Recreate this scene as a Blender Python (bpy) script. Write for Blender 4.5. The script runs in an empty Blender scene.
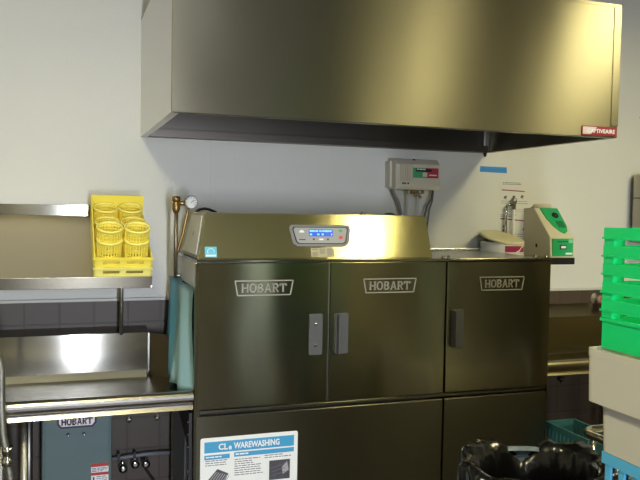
import bpy, bmesh, math, random
from mathutils import Vector, Matrix
random.seed(7)
C = bpy.context.scene.collection
PI = math.pi
EYE = 1.62

# ------------------------------------------------------------------ materials
def lin(c):
    return tuple(((v/255)/12.92 if v/255 <= .04045 else ((v/255+.055)/1.055)**2.4) for v in c)
MATS = {}
def pm(name, rgb, rough=.5, metal=0., spec=.5, bump=0., bscale=60., emit=None, estr=0., trans=0., alpha=1., coat=0., mottle=0.):
    if name in MATS: return MATS[name]
    m = bpy.data.materials.new(name); m.use_nodes = True
    nt = m.node_tree; b = nt.nodes['Principled BSDF']
    b.inputs['Base Color'].default_value = (*lin(rgb), 1)
    b.inputs['Roughness'].default_value = rough
    b.inputs['Metallic'].default_value = metal
    b.inputs['Specular IOR Level'].default_value = spec
    b.inputs['Transmission Weight'].default_value = trans
    b.inputs['Coat Weight'].default_value = coat
    b.inputs['Alpha'].default_value = alpha
    if emit:
        b.inputs['Emission Color'].default_value = (*lin(emit), 1)
        b.inputs['Emission Strength'].default_value = estr
    tc = nt.nodes.new('ShaderNodeTexCoord')
    n = nt.nodes.new('ShaderNodeTexNoise'); n.inputs['Scale'].default_value = bscale; n.inputs['Detail'].default_value = 3
    nt.links.new(tc.outputs['Object'], n.inputs['Vector'])
    if mottle > 0:
        mx = nt.nodes.new('ShaderNodeMix'); mx.data_type = 'RGBA'
        mx.inputs['A'].default_value = (*[v*(1-mottle) for v in lin(rgb)], 1)
        mx.inputs['B'].default_value = (*[min(1, v*(1+mottle)) for v in lin(rgb)], 1)
        nt.links.new(n.outputs['Fac'], mx.inputs['Factor'])
        nt.links.new(mx.outputs['Result'], b.inputs['Base Color'])
    if bump > 0:
        bp = nt.nodes.new('ShaderNodeBump'); bp.inputs['Strength'].default_value = bump
        bp.inputs['Distance'].default_value = .002
        nt.links.new(n.outputs['Fac'], bp.inputs['Height'])
        nt.links.new(bp.outputs['Normal'], b.inputs['Normal'])
    MATS[name] = m
    return m

def steel(name, rgb=(150, 148, 138), rough=.28, aniso=.75, T=(0, 0, 1), wave=.03, grain=.015):
    """brushed stainless: stretched highlight along T, fine grain along T, gentle sheet waviness"""
    m = bpy.data.materials.new(name); m.use_nodes = True
    nt = m.node_tree; b = nt.nodes['Principled BSDF']
    b.inputs['Metallic'].default_value = 1
    b.inputs['Anisotropic'].default_value = aniso
    cx = nt.nodes.new('ShaderNodeCombineXYZ')
    for i in range(3): cx.inputs[i].default_value = T[i]
    nt.links.new(cx.outputs[0], b.inputs['Tangent'])
    tc = nt.nodes.new('ShaderNodeTexCoord')
    mp = nt.nodes.new('ShaderNodeMapping')
    mp.inputs['Scale'].default_value = tuple(3 if t else 420 for t in T)
    nt.links.new(tc.outputs['Object'], mp.inputs['Vector'])
    n = nt.nodes.new('ShaderNodeTexNoise'); n.inputs['Scale'].default_value = 1; n.inputs['Detail'].default_value = 2
    nt.links.new(mp.outputs[0], n.inputs['Vector'])
    mx = nt.nodes.new('ShaderNodeMix'); mx.data_type = 'RGBA'
    c = lin(rgb)
    mx.inputs['A'].default_value = (*[v*(1-grain) for v in c], 1)
    mx.inputs['B'].default_value = (*[v*(1+grain) for v in c], 1)
    nt.links.new(n.outputs['Fac'], mx.inputs['Factor'])
    nt.links.new(mx.outputs['Result'], b.inputs['Base Color'])
    mr = nt.nodes.new('ShaderNodeMapRange')
    mr.inputs['To Min'].default_value = rough*.95; mr.inputs['To Max'].default_value = rough*1.05
    nt.links.new(n.outputs['Fac'], mr.inputs['Value'])
    b.inputs['Roughness'].default_value = rough
    if wave:
        n2 = nt.nodes.new('ShaderNodeTexNoise'); n2.inputs['Scale'].default_value = 2.2; n2.inputs['Detail'].default_value = 1
        nt.links.new(tc.outputs['Object'], n2.inputs['Vector'])
        bp = nt.nodes.new('ShaderNodeBump'); bp.inputs['Strength'].default_value = wave; bp.inputs['Distance'].default_value = .1
        nt.links.new(n2.outputs['Fac'], bp.inputs['Height'])
        nt.links.new(bp.outputs['Normal'], b.inputs['Normal'])
    return m

def tile_mat(name, rgb, mortar, w, h, axes, off=0., rough=.35, msize=.004, bumpd=.002):
    m = bpy.data.materials.new(name); m.use_nodes = True
    nt = m.node_tree; b = nt.nodes['Principled BSDF']; b.inputs['Roughness'].default_value = rough
    tc = nt.nodes.new('ShaderNodeTexCoord'); sp = nt.nodes.new('ShaderNodeSeparateXYZ'); cb = nt.nodes.new('ShaderNodeCombineXYZ')
    nt.links.new(tc.outputs['Object'], sp.inputs[0])
    nt.links.new(sp.outputs[axes[0]], cb.inputs[0]); nt.links.new(sp.outputs[axes[1]], cb.inputs[1])
    br = nt.nodes.new('ShaderNodeTexBrick'); br.offset = off
    br.inputs['Scale'].default_value = 1; br.inputs['Brick Width'].default_value = w; br.inputs['Row Height'].default_value = h
    br.inputs['Mortar Size'].default_value = msize; br.inputs['Mortar Smooth'].default_value = .2
    c = lin(rgb)
    br.inputs['Color1'].default_value = (*[v*.9 for v in c], 1); br.inputs['Color2'].default_value = (*[v*1.1 for v in c], 1)
    br.inputs['Mortar'].default_value = (*lin(mortar), 1)
    nt.links.new(cb.outputs[0], br.inputs['Vector']); nt.links.new(br.outputs['Color'], b.inputs['Base Color'])
    bp = nt.nodes.new('ShaderNodeBump'); bp.invert = True; bp.inputs['Strength'].default_value = .6; bp.inputs['Distance'].default_value = bumpd
    nt.links.new(br.outputs['Fac'], bp.inputs['Height']); nt.links.new(bp.outputs['Normal'], b.inputs['Normal'])
    return m

M_WALL = pm('wall_panel_white', (206, 205, 196), .42, bump=.8, bscale=190)
M_PAINT = pm('painted_wall', (206, 198, 168), .6, bump=.1, bscale=120)
M_CEIL = tile_mat('ceiling_tile', (168, 165, 152), (120, 120, 115), .61, .61, (0, 1), rough=.9)
M_FLOOR = tile_mat('quarry_floor', (62, 46, 38), (50, 46, 42), .152, .152, (0, 1), rough=.5)
M_TILE = tile_mat('wainscot_tile', (70, 58, 46), (56, 47, 38), .152, .152, (0, 2), rough=.5)
M_TRIM = pm('trim_plastic', (188, 186, 178), .4)
M_STEEL = steel('brushed_steel_washer', (140, 136, 112), .19, .93, wave=.05)
M_HOODS = steel('brushed_steel_hood', (124, 119, 100), .36, .85, wave=.05)
M_STEELX = steel('brushed_steel_table', (168, 164, 156), .27, .6, T=(1, 0, 0), wave=.02)
M_STEELV = steel('brushed_steel_splash', (150, 147, 138), .14, .97, wave=.01)
M_CHROME = pm('chrome', (200, 198, 192), .12, 1.)
M_SATIN = pm('satin_steel', (172, 169, 160), .4, 1.)
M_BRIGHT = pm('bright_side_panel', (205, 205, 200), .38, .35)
M_DARKSTEEL = pm('dark_bracket', (38, 37, 36), .5, .6)
M_BLACK = pm('black_plastic', (16, 16, 18), .45)
M_INNER = pm('machine_cavity', (52, 52, 50), .5, .7)
M_BRASS = pm('brass', (150, 122, 74), .35, .9)
M_WHITE = pm('white_print', (225, 226, 228), .5)
M_BLUE = pm('poster_blue', (58, 148, 196), .5)
M_INK = pm('ink_grey', (92, 92, 104), .6)
M_INKD = pm('ink_dark', (52, 52, 62), .6)
M_INKR = pm('ink_red', (128, 52, 66), .6)

# ------------------------------------------------------------------ mesh builder
class MB:
    def __init__(s, *mats):
        s.bm = bmesh.new(); s.mats = list(mats)
    def _mi(s, m):
        if m is None: return 0
        if m not in s.mats: s.mats.append(m)
        return s.mats.index(m)
    def _fin(s, faces, m, smooth=False):
        i = s._mi(m)
        for f in faces: f.material_index = i; f.smooth = smooth
    def prism(s, o, U, V, N, pts, w0, w1, m=None, bev=0.):
        o, U, V, N = Vector(o), Vector(U), Vector(V), Vector(N)
        a = [s.bm.verts.new(o+U*p[0]+V*p[1]+N*w0) for p in pts]
        b = [s.bm.verts.new(o+U*p[0]+V*p[1]+N*w1) for p in pts]
        n = len(pts); fs = [s.bm.faces.new(a), s.bm.faces.new(b)]
        for i in range(n):
            fs.append(s.bm.faces.new((a[i], a[(i+1) % n], b[(i+1) % n], b[i])))
        s._fin(fs, m)
        bmesh.ops.recalc_face_normals(s.bm, faces=fs)
        if bev > 0:
            es = list({e for f in fs for e in f.edges})
            r = bmesh.ops.bevel(s.bm, geom=es, offset=bev, segments=2, affect='EDGES', profile=.5)
            s._fin(r['faces'], m)
        return s
    def box(s, x0, x1, y0, y1, z0, z1, m=None, bev=0.):
        return s.prism((0, 0, z0), (1, 0, 0), (0, 1, 0), (0, 0, 1), [(x0, y0), (x1, y0), (x1, y1), (x0, y1)], 0, z1-z0, m, bev)
    def stroke(s, F, p, q, wd, w0, w1, m=None):
        o, U, V, N = F
        d = Vector((q[0]-p[0], q[1]-p[1])); d.normalize(); e = Vector((-d.y, d.x))*wd/2
        pts = [(p[0]+e.x, p[1]+e.y), (p[0]-e.x, p[1]-e.y), (q[0]-e.x, q[1]-e.y), (q[0]+e.x, q[1]+e.y)]
        return s.prism(o, U, V, N, pts, w0, w1, m)
    def tube(s, pts, r, n=10, m=None, closed=False, caps=True):
        pts = [Vector(p) for p in pts]; k = len(pts); rings = []
        rr = r if isinstance(r, (list, tuple)) else [r]*k
        up = None
        for i, p in enumerate(pts):
            if closed: t = pts[(i+1) % k]-pts[i-1]
            else: t = pts[min(i+1, k-1)]-pts[max(i-1, 0)]
            t.normalize()
            if up is None:
                up = Vector((0, 0, 1)) if abs(t.z) < .9 else Vector((0, 1, 0))
            u = (up-t*up.dot(t)); u.normalize(); up = u; v = t.cross(u)
            rings.append([s.bm.verts.new(p+(u*math.cos(2*PI*j/n)+v*math.sin(2*PI*j/n))*rr[i]) for j in range(n)])
        fs = []
        for i in range(k if closed else k-1):
            a, b = rings[i], rings[(i+1) % k]
            for j in range(n): fs.append(s.bm.faces.new((a[j], a[(j+1) % n], b[(j+1) % n], b[j])))
        s._fin(fs, m, True)
        if caps and not closed:
            cf = [s.bm.faces.new(rings[0][::-1]), s.bm.faces.new(rings[-1])]
            s._fin(cf, m)
        return s
    def lathe(s, prof, mat=None, n=32, m=None, capb=False, capt=False, smooth=True):
        """prof: (r, z) list, revolved round the z axis of matrix mat"""
        mat = mat or Matrix.Identity(4); rings = []
        for r, z in prof:
            rings.append([s.bm.verts.new(mat @ Vector((r*math.cos(2*PI*j/n), r*math.sin(2*PI*j/n), z))) for j in range(n)])
        fs = []
        for a, b in zip(rings, rings[1:]):
            for j in range(n): fs.append(s.bm.faces.new((a[j], a[(j+1) % n], b[(j+1) % n], b[j])))
        s._fin(fs, m, smooth)
        if capb: s._fin([s.bm.faces.new(rings[0][::-1])], m)
        if capt: s._fin([s.bm.faces.new(rings[-1])], m)
        return s
    def text(s, txt, F, w, h, depth=.0006, m=None, bold=0.):
        """text fitted into w x h with its lower left at frame origin"""
        cu = bpy.data.curves.new('t', 'FONT'); cu.body = txt; cu.size = 1; cu.offset = bold; cu.resolution_u = 2
        ob = bpy.data.objects.new('t', cu); C.objects.link(ob)
        dg = bpy.context.evaluated_depsgraph_get(); dg.update()
        me = bpy.data.meshes.new_from_object(ob.evaluated_get(dg))
        bpy.data.objects.remove(ob); bpy.data.curves.remove(cu)
        xs = [v.co.x for v in me.vertices]; ys = [v.co.y for v in me.vertices]
        o, U, V, N = [Vector(a) for a in F]
        sx = w/(max(xs)-min(xs)); sy = h/(max(ys)-min(ys)); x0, y0 = min(xs), min(ys)
        i = s._mi(m)
        vs = [s.bm.verts.new(o+U*((v.co.x-x0)*sx)+V*((v.co.y-y0)*sy)+N*depth) for v in me.vertices]
        for p in me.polygons:
            try:
                f = s.bm.faces.new([vs[k] for k in p.vertices]); f.material_index = i
            except ValueError: pass
        bpy.data.meshes.remove(me)
        return s
    def build(s, name, parent=None, loc=None):
        me = bpy.data.meshes.new(name)
        r = parent
        while r is not None and r.parent is not None: r = r.parent
        off = Vector(r.location) if r is not None else Vector(loc or (0, 0, 0))
        bmesh.ops.translate(s.bm, verts=s.bm.verts, vec=-off)
        s.bm.to_mesh(me); s.bm.free()
        for m in s.mats: me.materials.append(m)
        o = bpy.data.objects.new(name, me); C.objects.link(o)
        if parent is not None: o.parent = parent
        elif loc: o.location = loc
        return o

def thing(name, label, cat, loc=(0, 0, 0), group=None):
    o = bpy.data.objects.new(name, None); C.objects.link(o); o.location = loc
    o.empty_display_size = .05
    return tag(o, label, cat, group)
def tag(o, label, cat, group=None):
    o['label'] = label; o['category'] = cat
    if group: o['group'] = group
    return o
def struct(o):
    o['kind'] = 'structure'; return o
def dup(root, loc, label=None, group=None):
    r = root.copy(); C.objects.link(r); r.location = loc
    if label: r['label'] = label
    if group: r['group'] = group
    for ch in list(root.children):
        c = ch.copy(); C.objects.link(c); c.parent = r
        for g in list(ch.children):
            d = g.copy(); C.objects.link(d); d.parent = c
    return r

def front(x, y, z, tilt=0.):   # frame of a plane that faces -Y (towards the viewer); tilt leans it back
    return ((x, y, z), (1, 0, 0), (0, math.sin(tilt), math.cos(tilt)), (0, -math.cos(tilt), math.sin(tilt)))

HB = {
 'H': [((.12, 0), (.12, 1)), ((.82, 0), (.82, 1)), ((.12, .5), (.82, .5))],
 'O': [((.3, .08), (.7, .08)), ((.3, .92), (.7, .92)), ((.12, .25), (.12, .75)), ((.88, .25), (.88, .75)), ((.12, .27), (.32, .07)), ((.68, .07), (.88, .27)), ((.12, .73), (.32, .93)), ((.68, .93), (.88, .73))],
 'B': [((.2, 0), (.2, 1)), ((.05, .07), (.7, .07)), ((.05, .93), (.68, .93)), ((.2, .52), (.7, .52)), ((.78, .12), (.78, .45)), ((.74, .58), (.74, .88))],
 'A': [((.12, 0), (.48, 1)), ((.52, 1), (.88, 0)), ((.25, .33), (.75, .33))],
 'R': [((.2, 0), (.2, 1)), ((.05, .93), (.7, .93)), ((.2, .48), (.7, .48)), ((.77, .54), (.77, .87)), ((.5, .48), (.86, 0))],
 'T': [((.5, 0), (.5, 1)), ((.05, .92), (.95, .92)), ((.08, .7), (.08, .95)), ((.92, .7), (.92, .95))],
}
SERIF = {'H': [.12, .82], 'A': [.12, .88], 'T': [.5], 'R': [.2], 'B': []}
def slab_word(mb, F, w, h, w0, w1, m=None, th=.16):
    o, U, V, N = [Vector(a) for a in F]
    word = 'HOBART'; n = len(word); cell = w/n
    for i, ch in enumerate(word):
        FF = (o+U*(i*cell+cell*.04), U*(cell*.92), V*h, N)
        for p, q in HB[ch]:
            vert = abs(p[0]-q[0]) < .01
            mb.stroke(FF, p, q, th*1.3 if vert else th*.95, w0, w1, m)
        for x in SERIF.get(ch, []):
            mb.stroke(FF, (x-.17, .04), (x+.17, .04), .09, w0, w1, m)
            if ch == 'H': mb.stroke(FF, (x-.17, .96), (x+.17, .96), .09, w0, w1, m)

def arc(cx, cy, r, a0, a1, n):
    return [(cx+r*math.cos(a0+(a1-a0)*i/n), cy+r*math.sin(a0+(a1-a0)*i/n)) for i in range(n+1)]
def rrect(u0, u1, v0, v1, r, n=4):
    return arc(u1-r, v0+r, r, -PI/2, 0, n)+arc(u1-r, v1-r, r, 0, PI/2, n)+arc(u0+r, v1-r, r, PI/2, PI, n)+arc(u0+r, v0+r, r, PI, 1.5*PI, n)

def lines(q, F, u0, u1, v0, v1, dv, th, m=None, d0=0, d1=.0006):
    v = v1
    while v > v0:
        u = u0; end = u1-(u1-u0)*random.choice((0, .05, .1, .35))
        while u < end-.004:
            l = random.uniform(.006, .022); q.prism(*F, [(u, v), (min(u+l, end), v), (min(u+l, end), v+th), (u, v+th)], d0, d1, m); u += l+.003
        v -= dv

# ------------------------------------------------------------------ the room
W = 3.6; CZ = 2.9; XL, XR, YR = -2.6, 5.2, -3.2
struct(MB(M_FLOOR).box(XL-.1, XR+.1, YR-.1, W+.15, -.1, 0).build('floor'))
struct(MB(M_CEIL).box(XL-.1, XR+.1, YR-.1, W+.15, CZ, CZ+.1).build('ceiling'))
wb = struct(MB(M_WALL).box(XL-.1, XR+.1, W, W+.15, 0, CZ).build('wall_back'))
struct(MB(M_PAINT).box(XL-.1, XL, YR, W, 0, CZ).build('wall_left'))
struct(MB(M_PAINT).box(XR, XR+.1, YR, W, 0, CZ).build('wall_right'))
# rear wall with a doorway and an unseen window added for cool fill
WX0, WX1, WZ0, WZ1 = .14, .40, .40, 2.25
DX0, DX1, DZ1 = -2.2, -1.2, 2.1
rw = MB(M_PAINT)
for a in ((XL-.1, DX0, 0, CZ), (DX0, DX1, DZ1, CZ), (DX1, WX0, 0, CZ), (WX0, WX1, 0, WZ0), (WX0, WX1, WZ1, CZ), (WX1, XR+.1, 0, CZ)):
    rw.box(a[0], a[1], YR-.1, YR, a[2], a[3])
struct(rw.build('wall_rear'))
wf = MB(M_TRIM)
for x0, x1, z0, z1 in ((WX0, WX1, WZ0, WZ0+.05), (WX0, WX1, WZ1-.05, WZ1), (WX0, WX0+.03, WZ0+.05, WZ1-.05), (WX1-.03, WX1, WZ0+.05, WZ1-.05)):
    wf.box(x0, x1, YR-.09, YR-.03, z0, z1)
struct(wf.build('added_window_1'))
M_DOOR = pm('dark_door', (34, 32, 30), .6)
M_JAMB = pm('door_jamb_paint', (150, 176, 178), .45)
dr = struct(MB(M_DOOR).box(DX0+.02, DX1-.02, YR-.08, YR-.04, .01, DZ1-.02).build('door_1'))
jm = MB(M_JAMB)
jm.box(DX0-.2, DX0+.02, YR-.02, YR+.02, 0, DZ1+.08).box(DX1-.02, DX1+.06, YR-.02, YR+.02, 0, DZ1+.08).box(DX0+.02, DX1-.02, YR-.02, YR+.02, DZ1-.02, DZ1+.08)
struct(jm.build('trim_3'))
# tile wainscot, its cap strip, and the joint strip of the wall panels
struct(MB(M_TILE).box(XL, XR, W-.008, W, 0, 1.165).build('trim_4'))
struct(MB(M_TRIM).box(XL, XR, W-.012, W, 1.165, 1.18, bev=.003).build('trim_1'))
struct(MB(M_WALL).box(.69, .716, W-.004, W, 1.18, CZ, bev=.001).build('trim_2'))

# ------------------------------------------------------------------ ceiling lights
LAMP_POS = []
M_LAMP = pm('lamp_diffuser_warm', (255, 240, 190), .5, emit=(252, 242, 190), estr=66)
M_LAMPC = pm('fill_diffuser_cool', (235, 242, 255), .5, emit=(222, 236, 255), estr=45)
def make_lamp(x, y, label, mat):
    t = thing('ceiling_light', label, 'ceiling light', (x, y, CZ), 'fluorescent ceiling lights')
    f = MB(M_TRIM)
    w, l = .16, .30
    for a in ((-w-.03, w+.03, -l-.03, -l), (-w-.03, w+.03, l, l+.03), (-w-.03, -w, -l, l), (w, w+.03, -l, l)):
        f.box(x+a[0], x+a[1], y+a[2], y+a[3], CZ-.03, CZ)
    f.build('frame', t)
    MB(mat).box(x-w, x+w, y-l, y+l, CZ-.022, CZ-.002).build('diffuser', t)
    return t
lamp = make_lamp(2.42, .36, 'warm ceiling light mirrored in the middle of the hood', M_LAMP)
LAMPS = [(2.92, 1.75, 'warm ceiling light in front of the right end of the hood'), (-.25, 1.30, 'warm ceiling light in front of the left end of the hood')]
cool = make_lamp(-.25, -1.1, 'added cool white fill light on the ceiling behind the viewer', M_LAMPC)  # lamp added as cool fill for the wall under the hood
for x, y, l in LAMPS: dup(lamp, (x, y, CZ), l)

# unseen cabinets added behind the viewer, shaped to mirror as bands in the washer doors
M_CAB = pm('cabinet_black', (24, 25, 24), .5); M_CABS = pm('cabinet_side_pale', (186, 208, 212), .45)
def cabinet(x0, x1, label):
    t = thing('reflection_cabinet', label, 'cabinet', ((x0+x1)/2, -1.4, 0), 'added cabinets behind the viewer')
    MB(M_CABS).box(x0, x1, -1.8, -1.03, .02, 2.0).build('body', t)
    for a, b_ in ((x0+.003, (x0+x1)/2-.003), ((x0+x1)/2+.003, x1-.003)):
        d = MB(M_CAB).box(a, b_, -1.03, -1.005, .06, 1.99, bev=.003).build('door', t)
        MB(M_SATIN).tube([((a+b_)/2, -.985, .95), ((a+b_)/2, -.985, 1.15)], .008, 8).build('handle', d)
    MB(M_BLACK).box(x0+.02, x1-.02, -1.78, -1.05, 0, .02).build('plinth', t)
cabinet(1.80, 2.48, 'added tall cabinet with black doors, to be mirrored in the first dishwasher door')
cabinet(3.75, 4.9, 'added wide cabinet with black doors, to be mirrored in the third dishwasher door')

# ------------------------------------------------------------------ exhaust hood
HX0, HX1, HY, HZ0, HZ1 = .356, 2.22, 2.57, 1.937, 2.48
hood = thing('exhaust_hood', 'large brushed stainless exhaust hood on the wall above the dishwasher', 'hood', ((HX0+HX1)/2, (HY+W)/2, HZ0))
t_ = .012
p = MB(M_HOODS)
p.box(HX0, HX1, HY, HY+t_, HZ0, HZ1, bev=.002)
p.box(HX0+t_, HX1-t_, HY+t_, HY+.035, HZ0, HZ0+.004)
p.build('front_panel', hood)
for x0, x1, fx0, fx1 in ((HX0, HX0+t_, HX0+t_, HX0+.03), (HX1-t_, HX1, HX1-.03, HX1-t_)):
    p = MB(M_HOODS if x0 > 1 else steel('wall_lit_steel_side', (214, 212, 204), .34, .5))  # left side steel lightened, the reflected wall put into its colour
    p.box(x0, x1, HY+t_, W, HZ0, HZ1).box(fx0, fx1, HY+.035, W, HZ0, HZ0+.004)
    p.build('side_panel', hood)
M_HIN = steel('hood_inside', (104, 98, 92), .42, .3)
MB(M_HIN).box(HX0+t_, HX1-t_, W-.03, W, HZ0+.03, HZ1-t_).build('back_panel', hood)
p = MB(M_HIN)
p.box(HX0+.03, HX1-.03, W-.075, W, HZ0, HZ0+.005).box(HX0+.03, HX1-.03, W-.075, W-.07, HZ0+.005, HZ0+.035)
p.build('gutter', hood)
MB(M_HOODS).box(HX0, HX1, HY, W, HZ1, HZ1+.012).build('top_panel', hood)
p = MB(M_SATIN); p.box(HX1-.047, HX1-.012, W-.062, W-.03, HZ0+.005, HZ1-.3, bev=.004).build('corner_angle', hood)
p = MB(M_DARKSTEEL); p.lathe([(.003, -.022), (.006, -.018), (.010, -.006), (.010, 0)], Matrix.Translation((HX1-.02, W-.03, HZ0)), 12, capb=True, capt=True).build('drain_cup', hood)
M_BRED = pm('badge_red', (128, 34, 42), .4); M_BSIL = pm('badge_silver', (208, 196, 196), .35, .3)
bd = MB(M_BRED)
bx0, bz0, bw, bh = 2.038, 1.943, .176, .038
bd.prism(*front(bx0, HY, bz0), rrect(0, bw, 0, bh, .003), 0, .003)
bd.prism(*front(bx0, HY, bz0), [(.004, .004), (.044, .004), (.075, bh-.004), (.004, bh-.004)], .003, .0034, M_BSIL)
bd.build('name_badge', hood)
bt = MB(M_WHITE); bt.text('CAPTIVEAIRE', front(bx0+.026, HY, bz0+.010), bw-.036, .017, .0042, bold=.02)
bt.build('lettering', hood.children[-1])
p = MB(M_HOODS)
p.box(HX1-.035, HX1, HY-.0025, HY, HZ0+.05, HZ1)
p.build('corner_trim', hood)

# ------------------------------------------------------------------ conveyor dishwasher
FX0, FX1, FY, BY = .503, 2.138, 2.88, 3.5
dw = thing('dishwasher', 'long stainless conveyor dishwasher with three upper doors under the hood', 'dishwasher', ((FX0+FX1)/2, (FY+BY)/2, 0))
p = MB(M_INNER)
p.box(FX0+.012, FX1-.012, FY+.03, BY-.02, .24, .85)           # tank
p.box(FX0+.012, FX1-.004, BY-.02, BY, .24, 1.395)              # back
p.box(FX1-.02, FX1-.004, FY+.03, BY-.02, .85, 1.395)           # far end
p.build('inner_body', dw)
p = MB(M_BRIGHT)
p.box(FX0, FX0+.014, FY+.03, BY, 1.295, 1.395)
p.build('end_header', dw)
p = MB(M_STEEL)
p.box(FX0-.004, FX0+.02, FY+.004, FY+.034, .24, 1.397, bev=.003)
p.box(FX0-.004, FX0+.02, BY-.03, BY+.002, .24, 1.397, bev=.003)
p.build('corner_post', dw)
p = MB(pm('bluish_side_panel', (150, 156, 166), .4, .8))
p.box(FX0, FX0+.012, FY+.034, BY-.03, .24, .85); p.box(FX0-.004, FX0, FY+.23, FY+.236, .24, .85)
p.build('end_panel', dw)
p = MB(M_STEEL); p.box(FX1-.004, FX1, FY, BY, .24, 1.397).build('end_panel', dw)
# top deck
p = MB(steel('deck_steel', (176, 178, 180), .25, .3, T=(1, 0, 0)))
p.box(FX0, FX1, FY+.004, BY, 1.395, 1.407, bev=.002)
p.box(1.62, FX1-.004, BY-.012, BY, 1.407, 1.418, bev=.002)
p.build('top_deck', dw)
p = MB(M_STEEL); p.box(FX0-.002, FX1+.002, FY-.006, FY+.006, 1.398, 1.409, bev=.002)
for x in (1.585, 1.612, 2.06, 2.12):
    p.lathe([(.007, 0), (.007, .01), (.004, .013)], Matrix.Translation((x, FY+.012, 1.408)), 8, capt=True)
p.build('top_trim', dw)
# doors
M_RIB = pm('door_edge', (190, 188, 178), .25, 1.)
doors = [(.507, 1.0505, (.655, .895), (.968, 1.024), True), (1.0565, 1.5945, (1.206, 1.449), (1.071, 1.139), False), (1.6025, 2.136, (1.765, 1.995), (1.616, 1.686), False)]
for i, (x0, x1, bdg, hnd, flat) in enumerate(doors):
    d = MB(M_STEEL); d.box(x0, x1, FY, FY+.028, .815, 1.396, bev=.003)
    d = d.build('door', dw)
    b = MB(pm('badge_steel', (150, 147, 134), .4, .35))
    F = front(bdg[0], FY, 1.266); w, h = bdg[1]-bdg[0], .058
    o = [(0, h), (w, h), (w*.955, 0), (w*.045, 0)]
    for a, c in zip(o, o[1:]+o[:1]): b.stroke(F, a, c, .0045, 0, .003)
    b.build('badge_frame', d)
    b = MB(pm('badge_steel', (150, 147, 134), .4, .35))
    slab_word(b, front(bdg[0]+.026, FY, 1.277), w-.052, .036, 0, .003)
    b.build('badge_lettering', d)
    hm = MB(pm('handle_steel', (92, 92, 90), .5, .7))
    z0, z1 = 1.014, 1.184
    if flat:
        hm.prism(*front(hnd[0], FY, z0), rrect(0, hnd[1]-hnd[0], 0, z1-z0, .006), 0, .006, bev=0)
        for zz in (.04, .128):
            hm.lathe([(.007, 0), (.006, .003), (.003, .005)], Matrix.Translation((hnd[0]+.026, FY-.006, z0+zz)) @ Matrix.Rotation(PI/2, 4, 'X'), 10, M_CHROME, capt=True)
    else:
        hm.prism(*front(hnd[0]+.012, FY, z0), rrect(0, hnd[1]-hnd[0]-.012, 0, z1-z0, .006), 0, .004)
        hm.box(hnd[0]+.016, hnd[0]+.022, FY-.034, FY-.004, z0+.004, z1-.004, bev=.002)
    hm.build('handle', d)
p = MB(M_RIB); p.box(1.0512, 1.0555, FY+.004, FY+.02, .815, 1.396).build('lit_edge_strip', dw)  # bright strip between the doors stands for a lit door edge
p = MB(M_BLACK); p.box(1.5955, 1.601, FY+.014, FY+.028, .815, 1.396).build('gap_shade_strip', dw)  # black strip set between the doors for the shade in the gap
# ledge and lower panels
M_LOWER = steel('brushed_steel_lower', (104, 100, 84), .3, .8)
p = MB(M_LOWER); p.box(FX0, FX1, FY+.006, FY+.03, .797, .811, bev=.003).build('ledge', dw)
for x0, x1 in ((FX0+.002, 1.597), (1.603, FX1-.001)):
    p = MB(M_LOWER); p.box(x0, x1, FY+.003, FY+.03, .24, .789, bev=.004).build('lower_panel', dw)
for x in (FX0+.1, FX1-.1):
    for y in (FY+.12, BY-.1):
        p = MB(M_SATIN); p.lathe([(.024, .04), (.024, .24)], Matrix.Translation((x, y, 0)), 14, capb=True, capt=True)
        p.lathe([(.034, 0), (.03, .03), (.02, .042)], Matrix.Translation((x, y, 0)), 14, capb=True, capt=True).build('leg', dw)
# control housing: sloped box on the deck
hv = dict(b=[(FX0+.006, FY+.012), (1.536, FY+.012), (1.536, 3.3), (FX0+.006, 3.3)], t=[(.545, 2.945), (1.523, 2.945), (1.523, 3.3), (.553, 3.3)])
p = MB(steel('brushed_steel_control', (205, 196, 142), .2, .92), M_SATIN)
vb = [p.bm.verts.new((x, y, 1.409)) for x, y in hv['b']]; vt = [p.bm.verts.new((x, y, 1.592)) for x, y in hv['t']]
fs = [p.bm.faces.new(vb[::-1]), p.bm.faces.new(vt)]
for i in range(4):
    f = p.bm.faces.new((vb[i], vb[(i+1) % 4], vt[(i+1) % 4], vt[i])); fs.append(f)
    if i == 3: f.material_index = 1
r = bmesh.ops.bevel(p.bm, geom=list({e for f in fs for e in f.edges}), offset=.005, segments=2, affect='EDGES')
housing = p.build('control_housing', dw)
tl = math.atan2(.053, .183)
def HF(x, z):   # frame on the sloped front of the housing
    return front(x, FY+.012+(z-1.409)*math.tan(tl)-.001, z, tl)
def bil(s_, t_):
    a = Vector((.509, 2.892, 1.409)).lerp(Vector((.509, 3.3, 1.409)), s_); b_ = Vector((.545, 2.945, 1.592)).lerp(Vector((.553, 3.3, 1.592)), s_)
    return a.lerp(b_, t_)
p = MB(pm('white_enamel_panel', (206, 208, 210), .4))
c4 = [bil(*c) for c in ((.12, .08), (.93, .08), (.93, .93), (.14, .93))]
nrm = (c4[1]-c4[0]).cross(c4[3]-c4[0]).normalized()
if nrm.x > 0: nrm = -nrm
lo = [p.bm.verts.new(c) for c in c4]; hi = [p.bm.verts.new(c+nrm*.003) for c in c4]
fs = [p.bm.faces.new(lo), p.bm.faces.new(hi)]+[p.bm.faces.new((lo[i], lo[(i+1) % 4], hi[(i+1) % 4], hi[i])) for i in range(4)]
bmesh.ops.recalc_face_normals(p.bm, faces=fs)
p.build('side_cover', housing)
p = MB(M_SATIN)
p.prism((FX0+.012, 0, 0), (0, 1, 0), (0, 0, 1), (-1, 0, 0), [(FY+.02, 1.412), (3.29, 1.412), (3.29, 1.424), (FY+.026, 1.424)], 0, .006)
p.build('housing_seam', housing)
pn = MB(pm('panel_grey', (118, 118, 124), .45, .2))
F = HF(.888, 1.459)
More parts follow.
